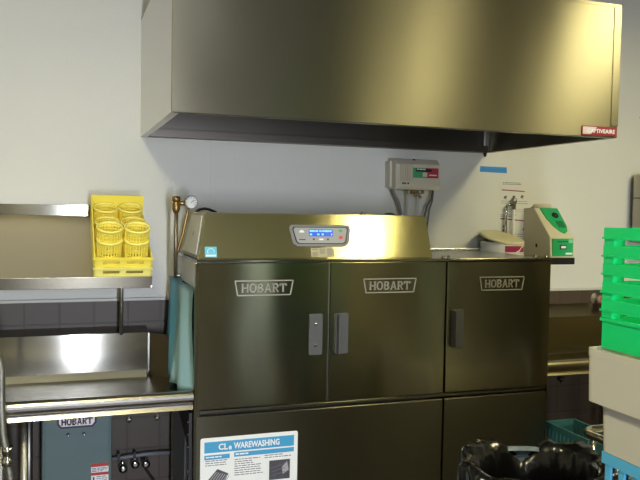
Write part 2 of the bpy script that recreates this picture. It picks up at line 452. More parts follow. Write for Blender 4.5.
pn.prism(*F, [(.03, 0), (.24, 0), (.258, .014), (.27, .078), (.262, .092), (.008, .092), (0, .078), (.012, .014)], 0, .006, bev=.0015)
panel = pn.build('control_panel', housing)
q = MB(M_BLACK); ps = [(.036, .010), (.234, .010), (.245, .018), (.258, .074), (.252, .083), (.018, .083), (.012, .074), (.025, .018)]
q.prism(*F, ps, .006, .0066).build('panel_outline', panel)
q = MB(pm('panel_face', (150, 150, 154), .4, .1))
q.prism(*F, [(.135+(u-.135)*.955, .0465+(v-.0465)*.9) for u, v in ps], .0066, .0074).build('panel_face', panel)
q = MB(pm('lcd_blue', (20, 60, 170), .3, emit=(10, 80, 200), estr=.6))
q.prism(*F, [(.083, .042), (.188, .042), (.188, .072), (.083, .072)], .0074, .0082)
lcd = q.build('display_screen', panel)
q = MB(pm('lcd_text', (120, 205, 250), .4, emit=(120, 210, 255), estr=.7))
for u0, u1, v in ((.087, .111, .061), (.114, .125, .061), (.129, .138, .061), (.142, .184, .061), (.087, .097, .047), (.119, .131, .047), (.138, .150, .047), (.180, .184, .047)):
    x = u0
    while x < u1-.002:
        q.prism(*F, [(x, v), (x+.0038, v), (x+.0038, v+random.choice((.006, .008))), (x, v+.0075)], .0082, .0084); x += .0052
q.build('display_text', lcd)
for c, u, v, nm in (((60, 165, 105), .222, .066, 'green_button'), ((205, 60, 60), .222, .037, 'red_button')):
    q = MB(pm(nm, c, .4)); q.prism(*F, rrect(u-.008, u+.008, v-.006, v+.006, .003), .0074, .010).build('button', panel)
q = MB(M_WHITE)
q.prism(*F, arc(.052, .058, .011, 0, PI, 8), .0074, .008)
q.build('panel_logo', panel)
for u, w_ in ((.038, .028), (.098, .008), (.126, .018), (.160, .008)):
    q = MB(M_INKD if w_ != .018 else M_WHITE); q.prism(*F, [(u, .026), (u+w_, .026), (u+w_, .030 if w_ > .02 else .033), (u, .030 if w_ > .02 else .033)], .0074, .008)
    q.build('panel_marking', panel)
q = MB(pm('rating_paper', (170, 162, 128), .5)); F2 = HF(.976, 1.418)
q.prism(*F2, [(0, 0), (.102, 0), (.102, .036), (0, .036)], 0, .0016)
for k in range(4):
    for j in range(3):
        if random.random() < .8: q.prism(*F2, [(.006+j*.032, .006+k*.008), (.03+j*.032, .006+k*.008), (.03+j*.032, .009+k*.008), (.006+j*.032, .009+k*.008)], .0016, .0018, M_INK)
q.build('rating_sticker', housing)
q = MB(pm('sticker_cyan', (90, 185, 215), .5)); F3 = HF(.537, 1.418)
q.prism(*F3, [(0, 0), (.047, 0), (.047, .042), (0, .042)], 0, .0014)
q.prism(*F3, [(.004, .003), (.043, .003), (.043, .010), (.004, .010)], .0014, .0017, M_WHITE)
for i in range(14):
    a, b_ = i/14*PI*1.3-.3, (i+1)/14*PI*1.3-.3
    q.stroke(F3, (.0235+.013*math.cos(a), .022+.013*math.sin(a)), (.0235+.013*math.cos(b_), .022+.013*math.sin(b_)), .002, .0014, .0017, M_WHITE)
q.build('energy_sticker', housing)
p = MB(M_DARKSTEEL)
p.tube([(.56+.02*i, 3.25+.006*i, 1.595+.012*math.sin(i*.75)) for i in range(6)], .006, 8).build('flexible_hose', housing)
p = MB(M_SATIN); p.lathe([(.012, 0), (.012, .008), (.006, .014)], Matrix.Translation((1.255, 3.02, 1.591)), 12, capt=True).build('housing_cap', housing)
p = MB(M_SATIN); p.lathe([(.026, 0), (.022, .009), (.004, .013)], Matrix.Translation((1.42, 3.1, 1.591)), 14, capt=True).build('housing_cap', housing)
# strip curtain in the loading end
for yc, col, nm, bulge in ((3.33, (150, 226, 255), 'curtain_teal', .045), (3.04, (208, 246, 252), 'curtain_mint', .05)):
    p = MB(pm(nm, col, .35)); w_ = .15; nu, nv = 16, 14; g = []
    for j in range(nv+1):
        tt = j/nv; row = []
        for i in range(nu+1):
            s_ = i/nu*2-1
            x = FX0-.006-bulge*(.35+.65*tt**.8)*(.1+.9*(s_+1)/2)-.016*math.sin(s_*4.5+tt*2)*tt**.5
            row.append(p.bm.verts.new((x, yc+s_*w_*(1-.05*tt), 1.30-tt*.435-(.008*s_ if yc > 3.2 else 0))))
        g.append(row)
    fs = [p.bm.faces.new((g[j][i], g[j][i+1], g[j+1][i+1], g[j+1][i])) for j in range(nv) for i in range(nu)]
    p._fin(fs, None, True)
    bmesh.ops.solidify(p.bm, geom=fs, thickness=.004)
    p.build('curtain_strip', dw)

# instruction poster on the lower panel
PX, PZ, PW, PH = .525, .19, .402, .512
ps_ = MB(M_WHITE); ps_.prism(*front(PX, FY+.003, PZ), rrect(0, PW, 0, PH, .008), 0, .002)
poster = tag(ps_.build('poster', loc=(PX, FY+.003, PZ)), 'white and blue warewashing instruction poster on the lower front of the dishwasher', 'poster')
F = front(PX, FY+.001, PZ)
q = MB(M_BLUE)
q.prism(*F, [(.016, .452), (.386, .452), (.386, .496), (.016, .496)], 0, .0008)
q.prism(*F, [(.016, .425), (.118, .425), (.118, .443), (.016, .443)], 0, .0008)
q.prism(*F, [(.136, .428), (.386, .428), (.386, .446), (.136, .446)], 0, .0008)
q.build('blue_banner', poster)
q = MB(M_WHITE)
q.text('CL', front(PX+.072, FY+.001, PZ+.461), .038, .026, .0014, bold=.03)
q.text('e', front(PX+.113, FY+.001, PZ+.459), .013, .017, .0014, bold=.03)
q.text('WAREWASHING', front(PX+.134, FY+.001, PZ+.461), .19, .026, .0014, bold=.03)
q.build('title_lettering', poster); q = MB(M_WHITE)
lines(q, F, .022, .085, .43, .432, .02, .005, None, .0008, .0014)
q.build('heading_lettering', poster); q = MB(M_WHITE)
lines(q, F, .142, .20, .433, .435, .02, .006, None, .0008, .0014)
q.build('heading_lettering', poster)
def col(*a):
    global q
    q = MB(M_INK); lines(q, F, *a); q.build('text_block', poster)
for a_ in ((.020, .114, .395, .418, .009, .003), (.020, .114, .18, .285, .009, .003), (.138, .255, .345, .415, .009, .003), (.138, .24, .16, .23, .009, .003), (.262, .38, .402, .42, .009, .003), (.262, .30, .25, .30, .009, .003), (.02, .38, .03, .15, .012, .003)): col(*a_)
M_PIC = pm('picture_dark', (66, 64, 72), .5, mottle=.5, bscale=90); M_PICL = pm('picture_light', (158, 156, 164), .5)
for u0, u1, v0, v1, k in ((.024, .114, .300, .385, 0), (.282, .37, .318, .398, 1), (.152, .245, .235, .31, 2), (.322, .376, .20, .275, 3)):
    q = MB(M_PIC)
    if k == 0:
        q.prism(*F, [(u0, v0+.035), (u0+.045, v1), (u1, v1-.022), (u1-.03, v0)], 0, .0006)
        for i in range(7): q.stroke(F, (u0+.012+i*.0095, v0+.036-i*.003), (u0+.042+i*.0085, v1-.012-i*.003), .003, .0006, .0008, M_PICL)
    else:
        q.prism(*F, [(u0, v0), (u1, v0), (u1, v1), (u0, v1)], 0, .0006)
        for i in range(3): q.stroke(F, (u0+.01, v0+.018+i*.015), (u1-.02, v0+.03+i*.017), .003, .0006, .0008, M_PICL if k != 1 else M_INK)
        q.prism(*F, [(u1-.03, v0+.02), (u1-.005, v0+.035), (u1-.012, v1-.008), (u1-.034, v0+.05)], .0006, .0008, M_PICL)
    q.build('picture', poster)

# water pipe with pressure gauge beside the washer
gp = thing('water_pipe', 'thin coppery water pipe with round pressure gauge left of the dishwasher top', 'pipe', (.484, 3.3, 1.36))
p = MB(pm('copper_pipe', (150, 136, 118), .35, .9)); p.tube([(.482, 3.3, 1.30), (.482, 3.3, 1.62)], .009, 10).build('riser', gp)
p = MB(M_SATIN); p.tube([(.503, 3.29, 1.31), (.492, 3.3, 1.31), (.482, 3.3, 1.31)], .008, 8).build('elbow', gp)
p = MB(M_BRASS)
p.lathe([(.010, 1.585), (.013, 1.59), (.017, 1.60), (.017, 1.628), (.011, 1.635), (.018, 1.637), (.018, 1.658), (.006, 1.66)], Matrix.Translation((.482, 3.3, 0)), 12, capb=True, capt=True)
p.tube([(.482, 3.3, 1.628), (.531, 3.29, 1.628)], [.011, .009], 10)
p.build('valve', gp)
p = MB(M_BRASS); p.tube([(.536, 3.285, 1.62), (.53, 3.285, 1.59), (.51, 3.29, 1.49), (.49, 3.295, 1.42), (.486, 3.298, 1.40)], .006, 8).build('sensing_tube', gp)
gm = Matrix.Translation((.543, 3.27, 1.634)) @ Matrix.Rotation(.19, 4, 'Z') @ Matrix.Rotation(PI/2, 4, 'X')
p = MB(M_SATIN); p.lathe([(.026, -.02), (.029, -.015), (.029, .006), (.026, .008), (.026, .003)], gm, 24, capb=True)
gg = p.build('gauge', gp)
p = MB(M_WHITE); p.lathe([(.0005, .0035), (.0265, .0035)], gm, 24, smooth=False)
o, U, V, N = gm @ Vector((0, 0, .0036)), gm.to_3x3() @ Vector((1, 0, 0)), gm.to_3x3() @ Vector((0, 1, 0)), gm.to_3x3() @ Vector((0, 0, 1))
p.stroke((o, U, V, N), (-.004, -.003), (.014, .010), .002, 0, .0006, M_INKD)
for i in range(9):
    a = -.6+i*.54
    p.stroke((o, U, V, N), (.018*math.cos(a), .018*math.sin(a)), (.023*math.cos(a), .023*math.sin(a)), .002, 0, .0006, M_INKD if i < 5 else pm('dial_green', (60, 130, 80), .5))
p.build('dial', gg)

# ------------------------------------------------------------------ left dish table
lt = thing('dish_table', 'stainless dish table with a tall backsplash left of the dishwasher', 'table', (-.2, 3.2, 0))
TX0, TX1 = -.95, .497
p = MB(M_STEELX); p.box(TX0, TX1, 2.905, 3.49, .822, .832).build('table_top', lt)
p = MB(M_STEELX)
prof = [(2.93, .832)]+[(2.907+.026*math.cos(a), .847+.026*math.sin(a)) for a in [PI/2-.9+i*(PI+.9)/12 for i in range(13)]]
prof = [(y, z+.018) for y, z in prof]+[(2.893, .818), (2.899, .818), (2.905, .824)]
p.prism((TX0, 0, 0), (0, 1, 0), (0, 0, 1), (1, 0, 0), prof, 0, TX1-TX0)
for f in p.bm.faces:
    if len(f.verts) == 4: f.smooth = False
p.build('front_rim', lt)
BX = .388
p = MB(M_STEELV)
p.prism((TX0, 0, 0), (0, 1, 0), (0, 0, 1), (1, 0, 0), [(3.478, .84), (3.486, .832), (3.498, .86), (3.492, 1.026), (3.592, 1.043), (3.592, 1.048), (3.484, 1.031)], 0, BX-TX0)
p.prism((TX0, 0, 0), (0, 1, 0), (0, 0, 1), (1, 0, 0), [(3.45, .832), (3.47, .832), (3.486, .846), (3.486, .866)], 0, BX-TX0-.01, pm('cove_highlight', (215, 213, 205), .5, 1.))  # cove strip lightened, its highlight put into the colour
p.build('backsplash', lt)
p = MB(steel('dull_splash', (120, 112, 98), .35, .5))
dirv = Vector((.496-BX, 3.40-3.484, 0)); L = dirv.length; dirv.normalize()
p.prism((BX, 3.484, .832), dirv, (0, 0, 1), Vector((dirv.y, -dirv.x, 0)), [(0, 0), (L, 0), (L, .19), (0, .199)], -.008, 0)
p.build('side_splash', lt)
p = MB(M_RIB); p.box(BX-.003, BX+.004, 3.475, 3.482, .85, 1.03).build('corner_seam', lt)
p = MB(M_DARKSTEEL)
p.prism((.487, 0, 0), (0, 1, 0), (0, 0, 1), (1, 0, 0), [(3.40, .80), (2.93, .80), (2.93, .655), (2.97, .655)], 0, .008)
p.build('bracket', lt)
p = MB(M_BLACK); p.box(.484, .496, 2.91, 2.935, .24, .80).build('edge_strip', lt)
for z in (.76, .71, .66, .56): MB(M_CHROME).lathe([(.007, 0), (.005, .004)], Matrix.Translation((.484, 2.923, z)) @ Matrix.Rotation(-PI/2, 4, 'Y'), 8, capt=True).build('bolt', lt)
for x in (.255, .362):
    p = MB(M_SATIN); p.lathe([(.006, .775), (.006, .80)], Matrix.Translation((x, 2.93, 0)), 8, capb=True).lathe([(.012, .783), (.012, .792)], Matrix.Translation((x, 2.93, 0)), 6, capb=True, capt=True).build('clamp_stud', lt)
for x, y, r in ((-.126, 3.0, .0155), (-.87, 3.0, .0155), (-.87, 3.42, .0155), (-.125, 3.46, .0155)):
    p = MB(M_SATIN); p.tube([(x, y, .03), (x, y, .822)], r, 14)
    p.lathe([(.022, 0), (.02, .02), (.012, .035)], Matrix.Translation((x, y, 0)), 12, capb=True).build('leg', lt)

# booster heater under the table
M_GG = pm('hammered_grey_green', (78, 100, 98), .4, bump=.1, bscale=150)
bh = thing('booster_heater', 'grey green booster heater box under the dish table', 'heater', (.07, 3.38, 0))
p = MB(M_GG); p.box(-.068, .21, 3.2, 3.56, .14, .79, bev=.006).build('cabinet', bh)
p = MB(M_GG); p.box(-.056, .198, 3.195, 3.2, .155, .778, bev=.002); hp = p.build('front_cover', bh)
M_NAVY = pm('badge_navy', (16, 18, 44), .4)
Fh = front(-.009, 3.195, .694); w_, h_ = .156, .052
p = MB(M_NAVY); p.prism(*Fh, [(0, h_), (w_, h_), (w_, .018), (w_-.014, 0), (.014, 0), (0, .018)], 0, .003)
p.prism(*Fh, [(.008, h_-.007), (w_-.008, h_-.007), (w_-.008, .021), (w_-.018, .008), (.018, .008), (.008, .021)], .003, .0034, M_BSIL)
hb = p.build('name_badge', hp)
p = MB(M_NAVY); slab_word(p, front(.008, 3.195, .707), .122, .029, .0034, .0044, th=.27); p.build('badge_lettering', hb)
for x, z in ((.034, .668), (.097, .667)):
    p = MB(M_BLACK); p.lathe([(.007, 0), (.006, .003)], Matrix.Translation((x, 3.195, z)) @ Matrix.Rotation(PI/2, 4, 'X'), 10, capt=True)
    p.lathe([(.0025, .003), (.002, .005)], Matrix.Translation((x+.001, 3.195, z-.004)) @ Matrix.Rotation(PI/2, 4, 'X'), 6, M_CHROME, capt=True).build('indicator', hp)
M_SRED = pm('sticker_red', (176, 44, 40), .5)
Fs = front(.126, 3.195, .40); p = MB(M_WHITE)
p.prism(*Fs, [(0, 0), (.07, 0), (.07, .136), (0, .136)], 0, .001)
p.prism(*Fs, [(0, .122), (.07, .122), (.07, .136), (0, .136)], .001, .0014, M_SRED)
p.prism(*Fs, [(0, .086), (.07, .086), (.07, .098), (0, .098)], .001, .0014, M_SRED)
lines(p, Fs, .003, .067, .10, .114, .006, .003, M_INK, .001, .0014)
lines(p, Fs, .022, .067, .055, .078, .008, .003, M_INK, .001, .0014)
p.stroke(Fs, (.010, .058), (.010, .080), .006, .001, .0014, M_INKD)
p.build('warning_sticker', hp)
for x in (-.04, .18):
    for y in (3.24, 3.52):
        p = MB(M_SATIN); p.lathe([(.02, 0), (.016, .02), (.016, .14)], Matrix.Translation((x, y, 0)), 10, capb=True).build('leg', bh)

# plumbing on the wall under the table
pl = thing('plumbing_pipe', 'grey wall pipe with chrome valves beneath the dish table', 'pipe', (.34, 3.54, .3))
p = MB(pm('grey_pvc', (112, 112, 116), .5)); p.tube([(.214, 3.555, .425), (.30, 3.555, .432), (.40, 3.555, .438), (.50, 3.55, .436)], .010, 10).build('pipe', pl)
for x in (.262, .335): MB(M_BLACK).box(x-.006, x+.006, 3.54, 3.592, .415, .455).build('pipe_clip', pl)
for x, z in ((.282, .386), (.337, .402), (.386, .398)):
    p = MB(M_CHROME); m_ = Matrix.Translation((x, 3.535, z)) @ Matrix.Rotation(PI/2, 4, 'X')
    p.lathe([(.012, -.055), (.012, -.01), (.02, -.008), (.02, .012), (.008, .016)], m_, 12, capb=True, capt=True)
    p.tube([(x, 3.535, z), (x, 3.55, z+.03), (x, 3.555, .428)], .006, 8).build('valve', pl)
p = MB(M_BLACK); p.tube([(.365, 3.57, .43), (.39, 3.57, .36), (.44, 3.57, .28), (.47, 3.57, .2), (.47, 3.57, 0)], .006, 8).build('drain_tube', pl)

# braided hose at the left edge
M_BRAID = pm('braided_steel', (150, 148, 138), .35, .9, bump=.9, bscale=300, mottle=.4)
hs = thing('spray_hose', 'braided steel spray hose hanging at the left end of the dish table', 'hose', (-.20, 2.8, 0))
p = MB(M_BRAID)
pts = [(-.235, 2.80, 1.12), (-.205, 2.80, 1.085), (-.192, 2.80, 1.04), (-.192, 2.80, .90), (-.186, 2.80, .80), (-.172, 2.80, .72), (-.158, 2.80, .60), (-.15, 2.80, .4), (-.15, 2.80, .2), (-.155, 2.80, 0)]
fine = []
for a, b_ in zip(pts, pts[1:]):
    for i in range(12): fine.append(tuple(a[k]+(b_[k]-a[k])*i/12 for k in range(3)))
p.tube(fine, [.0125+.0012*(i % 2) for i in range(len(fine))], 10).build('hose', hs)
p = MB(M_BRAID)
p.tube([(-.19, 2.83, 0), (-.195, 2.83, .3), (-.197, 2.83, .6), (-.192, 2.83, .76)], .013, 10).build('return_hose', hs)
p = MB(M_CHROME); p.lathe([(.016, .69), (.02, .695), (.02, .715), (.015, .72), (.015, .735), (.019, .738), (.019, .76)], Matrix.Translation((-.172, 2.80, 0)), 12, capb=True, capt=True).build('fitting', hs)

# ------------------------------------------------------------------ slanted wall shelf
SA = math.atan2(.236, .54); SX0, SX1 = -.95, .352
SY0, SZ0 = 3.05, 1.328
UP = Vector((0, math.cos(SA), math.sin(SA))); NN = Vector((0, -math.sin(SA), math.cos(SA)))
sh = thing('wall_shelf', 'slanted stainless wall shelf above the dish table', 'shelf', (-.3, 3.4, 1.05))
SL = .54/math.cos(SA)
p = MB(steel('brushed_steel_shelf', (206, 196, 172), .48, .4, T=(1, 0, 0)))
p.prism((0, SY0, SZ0), (1, 0, 0), UP, NN, [(SX0, 0), (SX1, 0), (SX1, SL), (SX0, SL)], -.004, 0)
p.build('shelf_panel', sh)
p = MB(steel('brushed_steel_lip', (150, 144, 128), .22, .9)); p.prism((SX0, 0, 0), (0, 1, 0), (0, 0, 1), (1, 0, 0), [(SY0-.004, SZ0+.003), (SY0+.004, SZ0+.003), (SY0+.014, SZ0-.044), (SY0+.006, SZ0-.044)], 0, SX1-SX0, bev=.0015).build('front_lip', sh)
p = MB(M_STEELV); p.box(SX0, SX1, 3.59, 3.598, 1.562, 1.612, bev=.001).build('back_upstand', sh)
p = MB(M_STEELX); p.prism((SX1-.004, 0, 0), (0, 1, 0), (0, 0, 1), (1, 0, 0), [(3.054, 1.285), (3.054, 1.325), (3.594, 1.56), (3.594, 1.515)], 0, .004).build('end_flange', sh)
for x in (.262, -.87):
    p = MB(M_SATIN); p.tube([(x, 3.43, 1.034), (x, 3.43, 1.490)], .0085, 10).build('post', sh)
p = MB(M_SATIN)
for x in (-.6,): p.prism((x, 0, 0), (0, 1, 0), (0, 0, 1), (1, 0, 0), [(3.6, 1.2), (3.6, 1.55), (3.15, 1.365), (3.16, 1.35)], 0, .006)
p.build('wall_bracket', sh)

# yellow flatware racks and cylinders on the slanted shelf
M_YEL = pm('yellow_plastic', (250, 232, 92), .4, spec=.4)
M_YEL2 = pm('pale_yellow_plastic', (244, 234, 128), .4, spec=.4)
RX0, RX1 = .126, .350
RL = .43
def SP(u, v, w): return Vector((u, SY0, SZ0))+UP*v+NN*w
SF = (Vector((0, SY0, SZ0)), Vector((1, 0, 0)), UP, NN)
def tray(mb, w0, h):
    v0, v1 = .006, .006+RL; t = .006
    mb.prism(*SF, [(RX0+t, v0+t), (RX1-t, v0+t), (RX1-t, v1-t), (RX0+t, v1-t)], w0, w0+.004)
    # front wall with two slots, then sides and back
    O = SP(RX0, v0, w0); F = (O, Vector((1, 0, 0)), NN, -UP); L = RX1-RX0
    for u0, u1, a, b_ in ((0, L, 0, h*.3), (0, L, h*.62, h), (0, .035, h*.3, h*.62), (.098, .124, h*.3, h*.62), (.19, L, h*.3, h*.62)):
        mb.prism(*F, [(u0, a), (u1, a), (u1, b_), (u0, b_)], -t, 0)
    mb.prism(*SF, [(RX0-.003, v0-.004), (RX1+.003, v0-.004), (RX1+.003, v0), (RX0-.003, v0)], w0+h-.008, w0+h)
    for x in (RX0, RX1-t): mb.prism(*SF, [(x, v0), (x+t, v0), (x+t, v1), (x, v1)], w0, w0+h)
    mb.prism(*SF, [(RX0, v1-t), (RX1, v1-t), (RX1, v1), (RX0, v1)], w0, w0+h)
TB = SP(.238, .2, 0)
low = MB(M_YEL2); tray(low, .001, .041)
tag(low.build('flatware_rack', loc=tuple(TB)), 'lower of two stacked yellow flatware racks, flat on the steel shelf', 'rack', 'yellow flatware racks')
up_ = MB(M_YEL); tray(up_, .0435, .041)
v1 = .006+RL
up_.prism(*SF, [(RX0, v1-.005), (RX1, v1-.005), (RX1, v1), (RX0, v1)], .0845, .170)
O = Vector((RX0, SY0, SZ0))
for x in (RX0,):
    up_.prism(O, UP, NN, Vector((1, 0, 0)), [(.02, .0845), (v1, .0845), (v1, .170), (v1-.03, .170)], 0, .005)
tag(up_.build('flatware_rack', loc=tuple(SP(.238, .2, .0435))), 'upper yellow flatware rack with a raised back, holding the yellow cylinders', 'rack', 'yellow flatware racks')
ROT = Matrix.Rotation(SA, 4, 'X')
def cylinder():
    t = thing('flatware_cylinder', '', 'cylinder', (0, 0, 0), 'yellow flatware cylinders')
    H_, r0, r1 = .092, .045, .0485; nb = 26
    b = MB(M_YEL)
    for k in range(7):
        z = .004+k*(H_-.004)/6; r = r0+(r1-r0)*z/H_; hh = .0075 if k in (0,) else .0028
        b.lathe([(r-.0025, z-hh/2+.003), (r, z-hh/2+.003), (r, z+hh/2+.003), (r-.0025, z+hh/2+.003), (r-.0025, z-hh/2+.003)], ROT, nb)
    for i in range(nb):
        a = 2*PI*i/nb
        ca, sa = math.cos(a), math.sin(a)
        o = ROT @ Vector((r0*ca, r0*sa, .001)); tip = ROT @ Vector(((r1-.001)*ca, (r1-.001)*sa, H_))
        V = tip-o; tg = ROT.to_3x3() @ Vector((-sa, ca, 0)); N = V.cross(tg).normalized()
        b.prism(o, tg, V, N, [(-.0028, 0), (.0028, 0), (.0028, 1), (-.0028, 1)], -.0012, .0012)
    b.lathe([(.001, .002), (r0-.001, .002), (r0, .005), (.001, .005)], ROT, nb)
    b.build('basket', t)
    b = MB(M_YEL2); b.lathe([(r1-.003, H_-.005), (r1+.002, H_-.006), (r1+.0042, H_-.001), (r1+.002, H_+.004), (r1-.003, H_+.004), (r1-.003, H_-.005)], ROT, 32)
    b.build('rim', t)
    return t
c0 = cylinder()
cx = [RX0+.0592, RX1-.0592]
rows = [(.060, .0482, 'in the front row, lowest'), (.064, .0985, 'stacked into a front row one'), (.222, .0482, 'in the middle row'), (.368, .0482, 'in the back row')]
first = True
for v, w_, txt in rows:
    for k, side in enumerate(('left', 'right')):
        lab = 'yellow flatware cylinder %s, %s of the pair' % (txt, side)
        P = SP(cx[k], v, w_)
        if first: c0.location = P; c0['label'] = lab; first = False
        else: dup(c0, P, lab)

# ------------------------------------------------------------------ wall fittings over the washer
M_BEIGE = pm('beige_plastic', (196, 188, 160), .45)
M_BEIGED = pm('grey_beige_plastic', (206, 199, 178), .45)
cd = thing('chemical_dispenser', 'grey beige chemical pump box on the wall under the hood', 'dispenser', (1.755, 3.55, 1.725))
p = MB(M_BEIGED)
DX, DXX, DZ, DZZ, DY = 1.628, 1.886, 1.722, 1.882, 3.49
p.prism((DX, 0, 0), (0, 1, 0), (0, 0, 1), (1, 0, 0), [(3.6, DZ+.004), (DY+.012, DZ), (DY, DZ+.02), (DY+.004, DZZ-.028), (DY+.035, DZZ), (3.6, DZZ+.006)], 0, DXX-DX, bev=.005)
p.prism((DX-.012, 0, 0), (0, 1, 0), (0, 0, 1), (1, 0, 0), [(3.6, DZ+.012), (DY+.05, DZ+.012), (DY+.05, DZZ-.012), (3.6, DZZ-.012)], 0, .016)
case = p.build('case', cd)
p = MB(M_BEIGE)
for i in range(6): p.box(DX+.026+i*.013, DX+.031+i*.013, DY-.003, DY+.008, DZ+.045, DZZ-.03, bev=.001)
p.build('grille', case)
p = MB(M_INKD)
for x in (DX+.036, DX+.048, DX+.066): p.prism(*front(x, DY, DZ+.028), [(0, 0), (.009, 0), (.009, .009), (0, .009)], -.004, .002)
p.prism(*front(DX+.11, DY+.03, DZZ-.008, .9), [(0, 0), (.014, 0), (.014, .01), (0, .01)], -.002, .004)
p.build('indicator', case)
M_LG = pm('label_green', (62, 160, 105), .45); M_LR = pm('label_red', (172, 48, 66), .45)
p = MB(M_LG); Fd = front(1.722, DY+.001, 1.785)
p.prism(*Fd, [(0, 0), (.075, 0), (.075, .052), (0, .052)], 0, .0022)
p.prism(*Fd, [(.075, 0), (.150, 0), (.150, .052), (.075, .052)], 0, .0022, M_LR)
p.prism(*Fd, [(.018, .032), (.11, .032), (.11, .047), (.018, .047)], .0022, .003, M_BLACK)
lines(p, Fd, .024, .10, .036, .041, .02, .006, M_WHITE, .003, .0036)
p.prism(*Fd, [(.058, .006), (.085, .006), (.085, .028), (.058, .028)], .0022, .0026, M_BEIGED)
p.prism(*Fd, [(.096, .012), (.140, .012), (.140, .018), (.096, .018)], .0022, .0026, M_WHITE)
p.build('label', case)
p = MB(M_BRASS)
for x in (1.722, 1.745, 1.785, 1.80): p.lathe([(.008, -.022), (.011, -.018), (.011, -.006), (.007, 0)], Matrix.Translation((x, 3.53, DZ+.003)), 10, M_SATIN if x in (1.722, 1.785) else M_BRASS, capb=True)
p.tube([(1.735, 3.53, 1.712), (1.765, 3.515, 1.70), (1.785, 3.51, 1.682)], .006, 8)
p.build('hose_fitting', cd)
M_TUBEW = pm('white_tube', (214, 214, 210), .4); M_HOSEG = pm('grey_hose', (120, 120, 120), .5, bump=.5, bscale=200)
p = MB(M_TUBEW)
for x in (1.722, 1.785): p.tube([(x, 3.53, 1.703), (x, 3.535, 1.5), (x+.004, 3.54, 1.36)], .005, 8)
p.build('feed_tube', cd)
p = MB(M_HOSEG); p.tube([(1.635, 3.56, 1.735), (1.648, 3.55, 1.70), (1.67, 3.545, 1.66), (1.685, 3.54, 1.60), (1.688, 3.54, 1.5), (1.69, 3.54, 1.37)], .0082, 10).build('conduit', cd)
p = MB(pm('dark_tube', (84, 84, 86), .4)); p.tube([(1.868, 3.54, 1.724), (1.862, 3.54, 1.68), (1.835, 3.54, 1.64), (1.82, 3.54, 1.58), (1.815, 3.54, 1.37)], .005, 8)
p.tube([(1.876, 3.55, 1.724), (1.872, 3.55, 1.67), (1.855, 3.55, 1.62), (1.845, 3.55, 1.54), (1.84, 3.55, 1.37)], .005, 8).build('cable', cd)

p = MB(pm('painter_tape_blue', (48, 128, 190), .6, bump=.2, bscale=200)); Ft = front(2.186, W, 1.832)
p.prism(*Ft, [(0, .003), (.003, .034), (.172, .033), (.174, 0)], 0, .0012)
q = MB(M_INKD)
x = .02
while x < .15:
    l = random.uniform(.006, .016); q.stroke(Ft, (x, .012+random.uniform(0, .008)), (x+l, .016+random.uniform(0, .006)), .0015, .0012, .0015, pm('pen_blue', (34, 84, 140), .6)); x += l+.004
tape = tag(p.build('masking_tape', loc=(2.27, W, 1.85)), 'short strip of blue masking tape on the wall below the hood corner', 'tape')
q.build('handwriting', tape)

# wall chart
ch = MB(pm('chart_paper', (206, 204, 192), .5)); Fc = front(2.315, W, 1.44)
ch.prism(*Fc, [(0, 0), (.20, 0), (.20, .345), (0, .345)], 0, .001)
chart = tag(ch.build('wall_chart', loc=(2.41, W, 1.44)), 'pale instruction chart with red and black lines on the wall behind the faucet pipe', 'chart')
q = MB(M_INKD)
lines(q, Fc, .02, .15, .325, .338, .008, .003, None, .001, .0014)
q.prism(*Fc, [(.015, .296), (.165, .290), (.165, .296), (.015, .302)], .001, .0014, M_INKR)
lines(q, Fc, .015, .19, .215, .235, .012, .0025, M_INK, .001, .0014)
lines(q, Fc, .015, .19, .17, .19, .010, .002, pm('ink_faint', (150, 140, 140), .6), .001, .0014)
q.prism(*Fc, [(.01, .135), (.20, .122), (.20, .128), (.01, .142)], .001, .0014, M_INKR)
lines(q, Fc, .012, .13, .148, .158, .008, .003, None, .001, .0014)
lines(q, Fc, .015, .19, .01, .05, .012, .0025, M_INK, .001, .0014)
for u, v in ((.03, .252), (.085, .254), (.14, .258), (.03, .09), (.03, .068), (.16, .075)):
    q.stroke(Fc, (u, v), (u+.018, v+.012), .008, .001, .0014); q.stroke(Fc, (u+.004, v+.014), (u+.016, v-.006), .005, .001, .0014)
q.build('printed_lines', chart)

# bowl detergent dispenser with slanted lid
bw = thing('bowl_dispenser', 'round white detergent bowl with a slanted beige lid and a magenta label', 'dispenser', (2.262, 3.47, 1.28))
p = MB(pm('milky_plastic', (206, 206, 204), .35))
p.lathe([(.03, 1.26), (.06, 1.275), (.10, 1.31), (.114, 1.36), (.116, 1.452), (.108, 1.456)], Matrix.Translation((2.262, 3.475, 0)), 36, capb=True)
p.box(2.20, 2.32, 3.57, 3.6, 1.30, 1.44)
bowl = p.build('bowl', bw)
lm = Matrix.Translation((2.259, 3.472, 1.478)) @ Matrix.Rotation(.07, 4, 'Y') @ Matrix.Rotation(.27, 4, 'X')
p = MB(pm('cream_lid', (200, 192, 150), .45)); p.lathe([(.116, -.008), (.120, -.005), (.120, .002), (.112, .006), (.05, .009), (.001, .010)], lm, 36, capb=True)
p.build('lid', bw)
p = MB(pm('label_magenta', (150, 26, 72), .45)); g = []
for i in range(13):
    a = -PI/2-.02+i/12*1.15-.42; g.append([p.bm.verts.new((2.262+.1175*math.cos(a), 3.475+.1175*math.sin(a), z)) for z in (1.405, 1.437)])
p._fin([p.bm.faces.new((g[i][0], g[i+1][0], g[i+1][1], g[i][1])) for i in range(12)], None, True)
lab = p.build('label', bowl)
p = MB(M_WHITE); g = []
for i in range(9):
    a = -PI/2+.10+i/8*.5; zz = 1.406+.029*(1/(1+math.exp(-(i-4)*1.1)))
    g.append([p.bm.verts.new((2.262+.1182*math.cos(a), 3.475+.1182*math.sin(a), z)) for z in (max(1.405, zz-.005), min(zz+.004, 1.437))])
